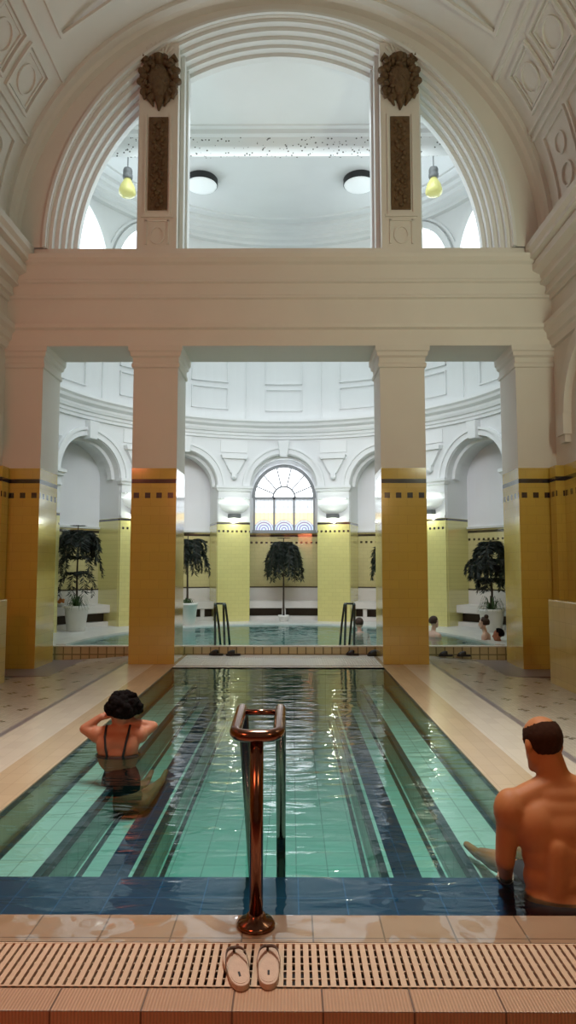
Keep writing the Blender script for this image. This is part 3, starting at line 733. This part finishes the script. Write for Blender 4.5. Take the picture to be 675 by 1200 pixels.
# black slippers by the far pool step
def slipper(loc, rz, lab, k=1.0):
    h = tag(empty('slipper', loc, rz), lab, 'slipper', 'slippers by the far pool step')
    pts = outline(0, .26*k, .05*k)
    m = MB(); m.loft([[(x*a, y, z) for x, y in pts] for a, z in ((.95, 0), (1, .01), (1, .025), (.95, .03))]); m.build('sole', M['slipper'], h)
    m = MB(); n_ = 14; rings_ = []
    for y, hh in ((.10, .075), (.14, .08), (.19, .065), (.235, .035)):
        rings_.append([(.052*k*cos(PI*i/n_), y*k, .02 + hh*k*sin(PI*i/n_)) for i in range(n_+1)])
    m.loft(rings_, False, False); o = m.build('upper', M['slipper'], h, smooth=True)
    sl = o.modifiers.new('s', 'SOLIDIFY'); sl.thickness = .006
for (px_, rz, lab, k) in ((255, 80, 'black slipper left of the pair by the left ladder', 1.0), (275, 95, 'black slipper right of the pair by the left ladder', 1.0),
                       (413, 75, 'small black slipper below the right ladder', .9), (439, 100, 'black slipper tight beside the right column', 1.1),
                       (521, 85, 'dark slipper just right of the right column, on the step foot', .95), (542, 90, 'dark slipper on the step foot nearest the pair of bathers', .95)):
    slipper(((px_-342)/800*12.2 + .12*k, 12.22, .004 if px_ < 500 else -.012), R(rz), lab, k)

# plants
def plant(loc, lab, tiers, ztop, potr, poth, fern, seed, lean=0):
    rn = random.Random(seed)
    h = tag(empty('potted_tree', loc), lab, 'potted plant', 'potted trees round the far pool')
    if potr:
        m = MB(); m.lathe(0, 0, [(potr*.70, 0), (potr*.76, .02), (potr*.98, poth-.06), (potr*1.03, poth-.055), (potr*1.04, poth), (potr*.94, poth), (potr*.90, poth-.05)], 28)
        pt_ = m.build('pot', M['pot'], h, smooth=True)
        m = MB(); m.lathe(0, 0, [(.01, poth-.055), (potr*.9, poth-.052), (potr*.88, poth-.045), (.01, poth-.035)], 20); m.build('soil', M['soil'], pt_)
    m = MB(); tp = []
    for i in range(12): tp.append((lean*sin(i*.6)*.02, 0.01*sin(i), poth*.85 + (ztop-poth*.85)*i/11))
    m.tube(tp, [.028-.0016*i for i in range(12)], 8); tr = m.build('trunk', M['trunk'], h, smooth=True)
    m = MB(); br_ = MB()
    for (zt_, rad, drop, nb, dens) in tiers:
        for b in range(nb):
            a = 2*PI*(b + rn.uniform(-.3, .3))/nb + seed; rr = rad*rn.uniform(.75, 1.1); dr = drop*rn.uniform(.7, 1.25)
            path = []
            for i in range(9):
                t_ = i/8; path.append(Vector((rr*sin(t_*PI/2)*cos(a), rr*sin(t_*PI/2)*sin(a), zt_ + rr*.25*sin(t_*PI)*1.0 - dr*t_**2.2)))
            br_.tube(path, [.009-.0008*i for i in range(9)], 5)
            for i in range(1, 9):
                p = path[i]; d = (path[i]-path[i-1]).normalized(); side = Vector((-sin(a), cos(a), 0))
                for j in range(dens):
                    q = p - d*rn.random()*(path[i]-path[i-1]).length
                    sgn = rn.choice((-1, 1)); ln = rn.uniform(.08, .19)*(1.15 - .5*abs(i/8-.55))
                    dirv = (side*sgn*rn.uniform(.5, 1.5) + d*rn.uniform(.1, .8) + Vector((cos(a), sin(a), 0))*rn.uniform(-.2, .5) + Vector((0, 0, -rn.uniform(.0, .8)))).normalized()*ln
                    wv = dirv.cross(Vector((rn.uniform(-1, 1), rn.uniform(-1, 1), rn.uniform(-1, 1)))).normalized()*rn.uniform(.007, .014)
                    m.face([q-wv*.3, q+dirv*.5-wv, q+dirv, q+dirv*.5+wv])
    for b in range(9):                              # top whorl
        a = 2*PI*b/9
        for j in range(5):
            q = Vector((cos(a)*.03*j, sin(a)*.03*j, ztop)); dv = Vector((cos(a+.5*(-1)**j), sin(a+.5*(-1)**j), .05))*.09
            wv = Vector((-sin(a), cos(a), 0))*.008; m.face([q-wv, q+dv*.5-wv*2, q+dv, q+dv*.5+wv*2])
            q2 = q + Vector((0, 0, .012)); m.face([q2-Vector((0,0,.008)), q2+dv, q2+Vector((0,0,.008))])
    m.build('foliage', M['leaf'], h); br_.build('branch', M['trunk'], tr)
    if fern:
        m = MB()
        for b in range(46):
            a = rn.uniform(0, 2*PI); L_ = rn.uniform(.16, .34)*fern; up_ = rn.uniform(.1, .28)*fern; w_ = .012
            sd = Vector((-sin(a), cos(a), 0))*w_; prev = Vector((cos(a)*.05, sin(a)*.05, poth-.04))
            for i in range(1, 6):
                t_ = i/5; p = Vector((cos(a)*(.05+L_*t_), sin(a)*(.05+L_*t_), poth-.04 + up_*sin(t_*PI*.85)*1.2 - .12*t_*t_))
                m.face([prev-sd*(1.2-t_*.8), p-sd*(1.1-t_), p+sd*(1.1-t_), prev+sd*(1.2-t_*.8)]); prev = p
        m.build('fern', M['fern'], h)
    return h
D = 34
plant((-4.77, 15.23, .15), 'drooping tree in a white pot behind the left corner pillar', [(2.16, .36, .22, 10, D), (2.06, .48, .32, 10, D), (1.94, .50, .36, 9, D), (1.60, .58, .45, 4, 20), (1.25, .5, .45, 4, 16)], 2.32, .26, .56, 1.0, 1)
plant((-2.52, 16.6, .15), 'drooping tree in a white pot partly hidden by the left column', [(2.02, .42, .30, 9, D), (1.88, .50, .45, 9, D), (1.66, .48, .5, 6, D)], 2.22, .25, .55, .6, 2)
plant((-.21, 18.05, .15), 'umbrella-shaped drooping tree under the arched window', [(2.02, .34, .24, 11, D), (1.94, .44, .40, 12, D), (1.82, .52, .52, 12, D), (1.66, .52, .50, 9, D)], 2.16, .14, .16, 0, 3)
plant((2.42, 17.2, .15), 'drooping tree in a white pot mostly hidden behind the right column', [(1.9, .40, .35, 9, D), (1.72, .5, .5, 9, D)], 2.12, .25, .55, .6, 4)
plant((4.38, 15.1, .15), 'tiered dark tree in a white pot beside the right corner pillar', [(1.93, .24, .10, 8, D), (1.80, .38, .20, 10, D), (1.50, .50, .26, 11, D), (1.38, .42, .2, 8, D), (1.12, .34, .18, 7, 20)], 1.99, .27, .50, 1.1, 5, 1)
# small flowers on the bench at far left
h = tag(empty('flower_bowl', (-5.25, 15.55, .66)), 'small bowl of orange flowers on the bench behind the left corner pillar', 'flowers')
m = MB(); m.lathe(0, 0, [(.05, 0), (.10, .05), (.11, .08), (.09, .08)], 16); m.build('bowl', M['pot'], h, smooth=True)
m = MB(); rn = random.Random(8)
for k in range(16): m.ball((rn.uniform(-.09, .09), rn.uniform(-.09, .09), .10+rn.uniform(0, .08)), .03, 1)
m.build('blossom', M['rose'], h)

# ceiling discs, pendants
for px_, lab in ((235, 'round white ceiling lamp with black rim, left of the two'), (423, 'round white ceiling lamp with black rim, right of the two')):
    h = tag(empty('ceiling_lamp', ((px_-342)/800*15.5*1.035, 15.6, 10.8)), lab, 'ceiling lamp', 'round ceiling lamps')
    m = MB(); m.lathe(0, 0, [(.37, -.16), (.385, -.15), (.385, -.02), (.37, 0)], 40); m.build('housing', M['disc_black'], h, smooth=False)
    m = MB(); m.lathe(0, 0, [(.05, -.195), (.30, -.19), (.355, -.178), (.37, -.158), (.05, -.158)], 40); m.build('diffuser', M['disc_white'], h, smooth=True)
for x, lab in ((-3.36, 'yellow-green glass bell pendant seen through the left side of the lunette'), (2.91, 'yellow-green glass bell pendant seen through the right side of the lunette')):
    h = tag(empty('pendant_lamp', (x*1.037, 13.88, 10.27)), lab, 'pendant lamp', 'bell pendants')
    m = MB(); m.tube([(0, 0, 0), (0, 0, -.26)], .012, 8); m.build('stem', M['pend_grey'], h)
    m = MB(); m.lathe(0, 0, [(.03, -.24), (.085, -.26), (.10, -.30), (.10, -.36), (.085, -.38), (.105, -.40), (.105, -.46), (.09, -.49), (.02, -.49)], 20); m.build('socket', M['pend_grey'], h, smooth=True)
    m = MB(); m.lathe(0, 0, [(.07, -.49), (.10, -.55), (.15, -.64), (.175, -.74), (.18, -.80), (.16, -.84), (.10, -.86), (.01, -.865)], 28); m.build('lamp_shade', M['pend_glass'], h, smooth=True)

# bowl uplights and notice plates on the pilasters
side_words = {-1.5: 'left side pier of the round hall', -.5: 'pier left of the arched window', .5: 'pier right of the arched window', 1.5: 'right side pier of the round hall'}
for k, wd in side_words.items():
    a = k*BAY/RO; p = cyl(k*BAY, 2.86, RO-.07)
    h = tag(empty('wall_lamp', p, -a), f'white half-bowl wall lamp on the {wd}', 'wall lamp', 'bowl wall lamps')
    m = MB(); rings_ = []
    for i in range(9):
        e = i/8*PI/2; rr, z = .40*sin(e)+.001, .36 - .26*cos(e)
        rings_.append([(rr*cos(PI+PI*j/20), rr*.55*sin(PI+PI*j/20), z) for j in range(21)])
    m.loft(rings_, False, False); o = m.build('lamp_shade', M['lamp_bowl'], h, smooth=True)
    sd = o.modifiers.new('s', 'SOLIDIFY'); sd.thickness = .01
    m = MB(); m.box(-.16, .16, -.16, 0, -.02, .09); m.build('mount', M['iron'], h, bevel=.01)
    l = bpy.data.lights.new('lamp_bulb', 'POINT'); l.energy = 7; l.shadow_soft_size = .04; l.color = (.95, 1.0, .80)
    o = bpy.data.objects.new('lamp_bulb', l); C.objects.link(o); o.parent = h; o.location = (0, -.15, -.10)
    l2 = bpy.data.lights.new('lamp_bulb', 'POINT'); l2.energy = 2.5; l2.shadow_soft_size = .06; l2.color = (.95, 1.0, .95)
    o = bpy.data.objects.new('lamp_bulb', l2); C.objects.link(o); o.parent = h; o.location = (0, -.12, .30)
    if abs(k) < 1:
        p = cyl(k*BAY, 2.22, RO-.065)
        g = tag(empty('notice_plate', p, -a), f'small framed notice on the {wd}', 'notice', 'notices on the piers')
        m = MB(); m.box(-.16, .16, -.008, 0, 0, .02); m.box(-.16, .16, -.008, 0, .20, .22); m.box(-.16, -.145, -.008, 0, 0, .22); m.box(.145, .16, -.008, 0, 0, .22)
        m.build('notice_frame', M['benchdark'], g)
        m = MB(); m.box(-.145, .145, -.004, 0, .02, .20); m.build('notice_sheet', M['lowwall'], g)

# ---------------- people ----------------
def remesh(o, vox, sm=6):
    r = o.modifiers.new('r', 'REMESH'); r.mode = 'VOXEL'; r.voxel_size = vox; r.use_smooth_shade = True
    s = o.modifiers.new('s', 'SMOOTH'); s.factor = .5; s.iterations = sm
def hand(m, w_, d, up, L=.18, curl=.5, side=1):
    """palm at wrist w_, pointing along d, back of the hand facing up; five bent fingers"""
    w_, d, up = Vector(w_), Vector(d).normalized(), Vector(up); up = (up - d*up.dot(d)).normalized(); sd = d.cross(up)*side
    k = L/.18
    for q in (-.030, -.010, .010, .030): m.cap(w_ + d*.01*k + sd*q*.5*k, w_ + d*.085*k + sd*q*k, .016*k, .013*k)
    for q, ln in ((-.032, .062), (-.011, .078), (.011, .072), (.031, .056)):
        a = w_ + d*.088*k + sd*q*k; dirv = d; seg = ln*k/2.4
        for j in range(3):
            dirv = (dirv - up*curl*.55).normalized(); b = a + dirv*seg*(1-.12*j); m.cap(a, b, (.0095-.001*j)*k, (.0085-.001*j)*k); a = b
    a = w_ + d*.025*k - sd*.028*k; b = a + (d*.6 - sd*.8 - up*.2)*.042*k; m.cap(a, b, .014*k, .011*k); m.cap(b, b + (d*.9 - sd*.2 - up*.3)*.034*k, .011*k, .0085*k)
def head(m, c, yaw, pitch, k=1.0, roll=0):
    """skull, face with nose, chin, lips, ears; -Y local is the face... here +Y local is the face"""
    Mx = Matrix.Translation(c) @ Matrix.Rotation(yaw, 4, 'Z') @ Matrix.Rotation(roll, 4, 'Y') @ Matrix.Rotation(pitch, 4, 'X')
    P = lambda x, y, z: Mx @ Vector((x*k, y*k, z*k)); Rm = Mx.to_3x3().to_4x4()
    m.ball(P(0, -.012, .035), (.078*k, .098*k, .088*k), 3, Rm); m.ball(P(0, .030, -.035), (.060*k, .062*k, .078*k), 3, Rm)
    m.cap(P(0, .06, -.092), P(0, .045, -.06), .024*k, .04*k)
    m.cap(P(0, .088, .01), P(0, .108, -.028), .010*k, .014*k)
    m.cap(P(-.02, .085, -.058), P(.02, .085, -.058), .010*k, .010*k)
    for q in (-1, 1):
        m.ball(P(q*.030, .080, .012), (.014*k, .010*k, .010*k), 2, Rm); m.cap(P(q*.015, .086, .032), P(q*.048, .075, .030), .008*k, .007*k)
        m.ball(P(q*.082, -.012, -.005), (.010*k, .022*k, .034*k), 2, Rm); m.cap(P(q*.05, 0, -.05), P(q*.035, .05, -.09), .03*k, .022*k)
    return Mx
# man on the submerged ledge, seen from behind
mn = tag(empty('person', (1.34, 3.44, -.15)), 'bare-backed person with short dark hair sitting at the near pool edge, legs in the water', 'person')
def V(x, y, z): return Vector((x, y, z))
m = MB()
m.ball(V(0, .0, .10), (.225, .135, .115), 3); m.ball(V(0, .02, .20), (.215, .130, .13), 3)
m.ball(V(-.002, .03, .31), (.215, .128, .16), 3); m.ball(V(-.005, .04, .43), (.225, .125, .14), 3)
m.ball(V(-.01, .045, .51), (.235, .105, .095), 3); m.ball(V(-.012, .05, .575), (.15, .085, .075), 3)
for s in (-1, 1):
    m.ball(V(s*.12-.01, .025, .43), (.115, .10, .15), 3)                       # shoulder blades
    m.cap(V(-.015, .065, .635), V(s*.21-.01, .055, .548), .070, .062)            # trapezius
    m.ball(V(s*.245-.01, .055, .50), (.085, .082, .11), 3)                      # deltoid
    m.cap(V(s*.075, -.045, .12), V(s*.07, -.035, .36), .075, .07)
m.cap(V(-.015, .07, .60), V(-.045, .105, .74), .084, .076)                      # neck
# left arm hangs, forearm forward onto the thigh
m.cap(V(-.262, .055, .52), V(-.288, .06, .26), .063, .050); m.cap(V(-.288, .06, .26), V(-.245, .20, .115), .048, .032)
hand(m, V(-.245, .205, .112), V(.15, .9, -.25), V(-.2, .2, 1), .185, .35, -1)
m.cap(V(.245, .055, .52), V(.275, .09, .28), .063, .048); m.cap(V(.275, .09, .28), V(.20, .27, .165), .046, .031)
hand(m, V(.20, .275, .162), V(-.25, .85, -.25), V(.2, .2, 1), .185, .35, 1)
# legs: thighs forward, left shin stretched out to the left in the water
for a, k, an, hl, te in ((V(-.10,.04,.09), V(-.17,.46,.07), V(-.19,.86,-.03), V(-.19,.90,-.055), V(-.235,1.04,-.045)), (V(.10,.04,.09), V(.09,.48,.08), V(.06,.88,-.03), V(.06,.92,-.055), V(.08,1.05,-.045))):
    m.cap(a, k, .092, .062); m.cap(k, k*.55+an*.45, .058, .060); m.cap(k*.55+an*.45, an, .058, .038); m.cap(an, hl, .038, .034); m.cap(hl, te, .034, .024)
head(m, V(-.065, .125, .80), R(14), R(-16), 1.15)
o = m.build('body', M['skin_man'], mn, smooth=True); remesh(o, .007, 26)
# cropped hair: a cap on the back and sides of the skull, bald crown
HM = Matrix.Translation(V(-.065, .125, .80)) @ Matrix.Rotation(R(14), 4, 'Z') @ Matrix.Rotation(R(-16), 4, 'X')
m = MB(); vs = m.ball(V(0, 0, 0), 1, 5)
kill = []
for v in m.bm.verts:
    x, y, z = v.co
    if z > .50 + .05*noise.noise(v.co*5) + max(0, -y)*.30 or y > .42 or z < -.86 or (z < -.45 and y > -.15) or z > .78: kill.append(v)
bmesh.ops.delete(m.bm, geom=kill, context='VERTS')
for v in m.bm.verts:
    n_ = noise.noise(v.co*9)*.006
    v.co = HM @ Vector((v.co.x*(.0805+n_*.4)*1.15, (v.co.y*(.1005+n_*.4)-.012)*1.15, (v.co.z*(.0905+n_*.4)+.034)*1.15))
m.build('hair', M['hair_short'], mn, smooth=True)
m = MB(); m.ball(V(0, -.004, .085), (.236, .146, .085), 3)
for s_, e in ((-1, V(-.14, .28, .085)), (1, V(.095, .28, .09))): m.cap(V(s_*.10, .04, .09), e, .102, .086)
o = m.build('swim_shorts', M['cloth_black'], mn, smooth=True); remesh(o, .012, 3)
m = MB()
ring = [V(-.250 + .038*cos(a), .183 + .022*sin(a), .133 + .030*sin(a)) for a in [2*PI*i/20 for i in range(20)]]
m.tube(ring + [ring[0]], .004, 6, False); m.build('wrist_cord', M['sole'], mn)

# woman leaning on the left pool edge
wm = tag(empty('person', (-1.42, 5.92, -.40)), 'person with big black curly hair in the long pool, both hands raised to the head', 'person')
m = MB()
m.ball(V(.0, .0, .02), (.165, .115, .12), 3); m.ball(V(-.02, .0, .18), (.15, .10, .15), 3); m.ball(V(-.05, .0, .36), (.175, .105, .15), 3); m.ball(V(-.05, .0, .48), (.19, .095, .10), 3)
for s in (-1, 1):
    m.cap(V(-.05, .01, .575), V(s*.165-.05, .01, .55), .056, .052); m.ball(V(s*.19-.05, .01, .535), (.060, .060, .07), 3)
    m.ball(V(s*.09-.05, -.02, .45), (.09, .078, .11), 3)
m.cap(V(-.05, .01, .56), V(-.04, .035, .62), .066, .058)
m.cap(V(-.25, .01, .53), V(-.345, .02, .58), .054, .044); m.cap(V(-.345, .02, .58), V(-.215, .05, .675), .043, .030)
hand(m, V(-.215, .05, .665), V(.9, .1, .35), V(-.3, -.6, .6), .175, .45, 1)
m.cap(V(.14, .01, .535), V(.225, .10, .585), .052, .042); m.cap(V(.225, .10, .585), V(.075, .04, .635), .042, .030)
hand(m, V(.075, .04, .635), V(-.75, -.1, .4), V(.3, -.6, .5), .175, .45, -1)
for x in (.03, .17):
    m.cap(V(x-.03, .04, -.03), V(x, .42, -.05), .085, .058); m.cap(V(x, .42, -.05), V(x, .80, -.09), .055, .036); m.cap(V(x, .82, -.10), V(x+.02, .94, -.04), .032, .024)
head(m, V(-.03, .045, .66), R(8), R(-6), .98)
o = m.build('body', M['skin'], wm, smooth=True); remesh(o, .008, 6)
m = MB(); rn = random.Random(5)
for k in range(150):
    a, b = rn.uniform(0, 2*PI), math.acos(rn.uniform(-.45, 1)); r0 = rn.uniform(.78, 1.0)
    p = V(.145*sin(b)*cos(a)*r0, .125*sin(b)*sin(a)*r0, .125*cos(b)*r0) + V(-.01, .0, .765)
    if p.y > .12 and p.z < .70: continue
    m.ball(p, rn.uniform(.022, .036), 2)
m.ball(V(-.01, .0, .765), (.125, .108, .105), 3)
o = m.build('hair', M['hair'], wm, smooth=True); remesh(o, .007, 1)
dp = o.modifiers.new('d', 'DISPLACE'); tx = bpy.data.textures.new('curl', 'CLOUDS'); tx.noise_scale = .02; dp.texture = tx; dp.strength = .018
m = MB()
for s in (-1, 1): m.tube([V(s*.06-.05, -.106, .36), V(s*.08-.05, -.107, .45), V(s*.095-.05, -.080, .54), V(s*.10-.05, -.01, .615), V(s*.09-.05, .06, .57)], .0095, 8)
rg = [V(-.05+.180*cos(a), .112*sin(a), .37) for a in [2*PI*i/32 for i in range(33)]]
m.tube(rg, .012, 8, False); m.ball(V(-.02, .0, .13), (.166, .114, .21), 3)
m.build('swimsuit', M['cloth_black'], wm, smooth=True)

# bathers in the far pool
def bather(loc, yaw, lab, skin, hair, sink=.0, pitch=0, bun=0, bald=False, k=1.0, lie=0):
    h = tag(empty('person', loc, yaw), lab, 'person')
    m = MB()
    m.ball(V(0, 0, -.05), (.15*k, .10*k, .14*k), 3); m.ball(V(0, 0, .08), (.16*k, .095*k, .12*k), 3); m.ball(V(0, 0, -.18), (.155*k, .10*k, .12*k), 3)
    for s in (-1, 1):
        m.cap(V(0, 0, .17*k), V(s*.15*k, 0, .13*k), .05*k, .05*k); m.ball(V(s*.175*k, 0, .11*k), (.06*k, .06*k, .065*k), 3)
        m.cap(V(s*.19*k, 0, .10*k), V(s*.23*k, .05, -.14), .047*k, .037*k); m.cap(V(s*.23*k, .05, -.14), V(s*.16*k, .24, -.16), .036*k, .027*k)
        hand(m, V(s*.16*k, .24, -.16), V(-s*.3, 1, 0), V(0, 0, 1), .17, .3, s)
    m.cap(V(0, .01, .16*k), V(0, .03 + lie*.02, .27*k), .052*k, .05*k)
    Mx = head(m, V(0, .045, .375*k), 0, pitch, .98*k)
    m.cap(V(-.09, .05, -.22), V(-.10, .35, -.26), .08, .055); m.cap(V(.09, .05, -.22), V(.10, .35, -.26), .08, .055)
    o = m.build('body', M[skin], h, smooth=True); remesh(o, .012, 5)
    m = MB(); m.ball(V(0, 0, 0), 1, 4); kl = [v for v in m.bm.verts if v.co.y > .45 or v.co.z < -.55 or (v.co.y > .1 and v.co.z < .2)]
    bmesh.ops.delete(m.bm, geom=kl, context='VERTS')
    for v in m.bm.verts: v.co = Mx @ Vector((v.co.x*.092, v.co.y*.112-.014, v.co.z*.103+.035))*1.0
    o = m.build('hair', M[hair], h, smooth=True); sd = o.modifiers.new('s', 'SOLIDIFY'); sd.thickness = .008
    if bun:
        m = MB(); m.ball(Mx @ V(0, -.06, .14), .045, 3); m.build('hair_bun', M[hair], h, smooth=True)
    return h
bather((2.92, 14.3, .04), R(-60), 'pink-backed bather in the far pool, half hidden by the right column', 'skin_pale', 'hair_brown')
bather((3.78, 13.45, .11), R(62), 'bather with hair tied up beside the tiered potted tree', 'skin_pale', 'hair_brown', bun=1, k=.92)
bather((4.02-.02, 13.25, -.10), R(75), 'dark-haired bather low in the water at the right end of the far pool', 'skin', 'hair', k=.95)
bather((1.50, 15.2, -.06), R(10), 'bather low in the water behind the right pool ladder', 'skin_pale', 'hair_brown')
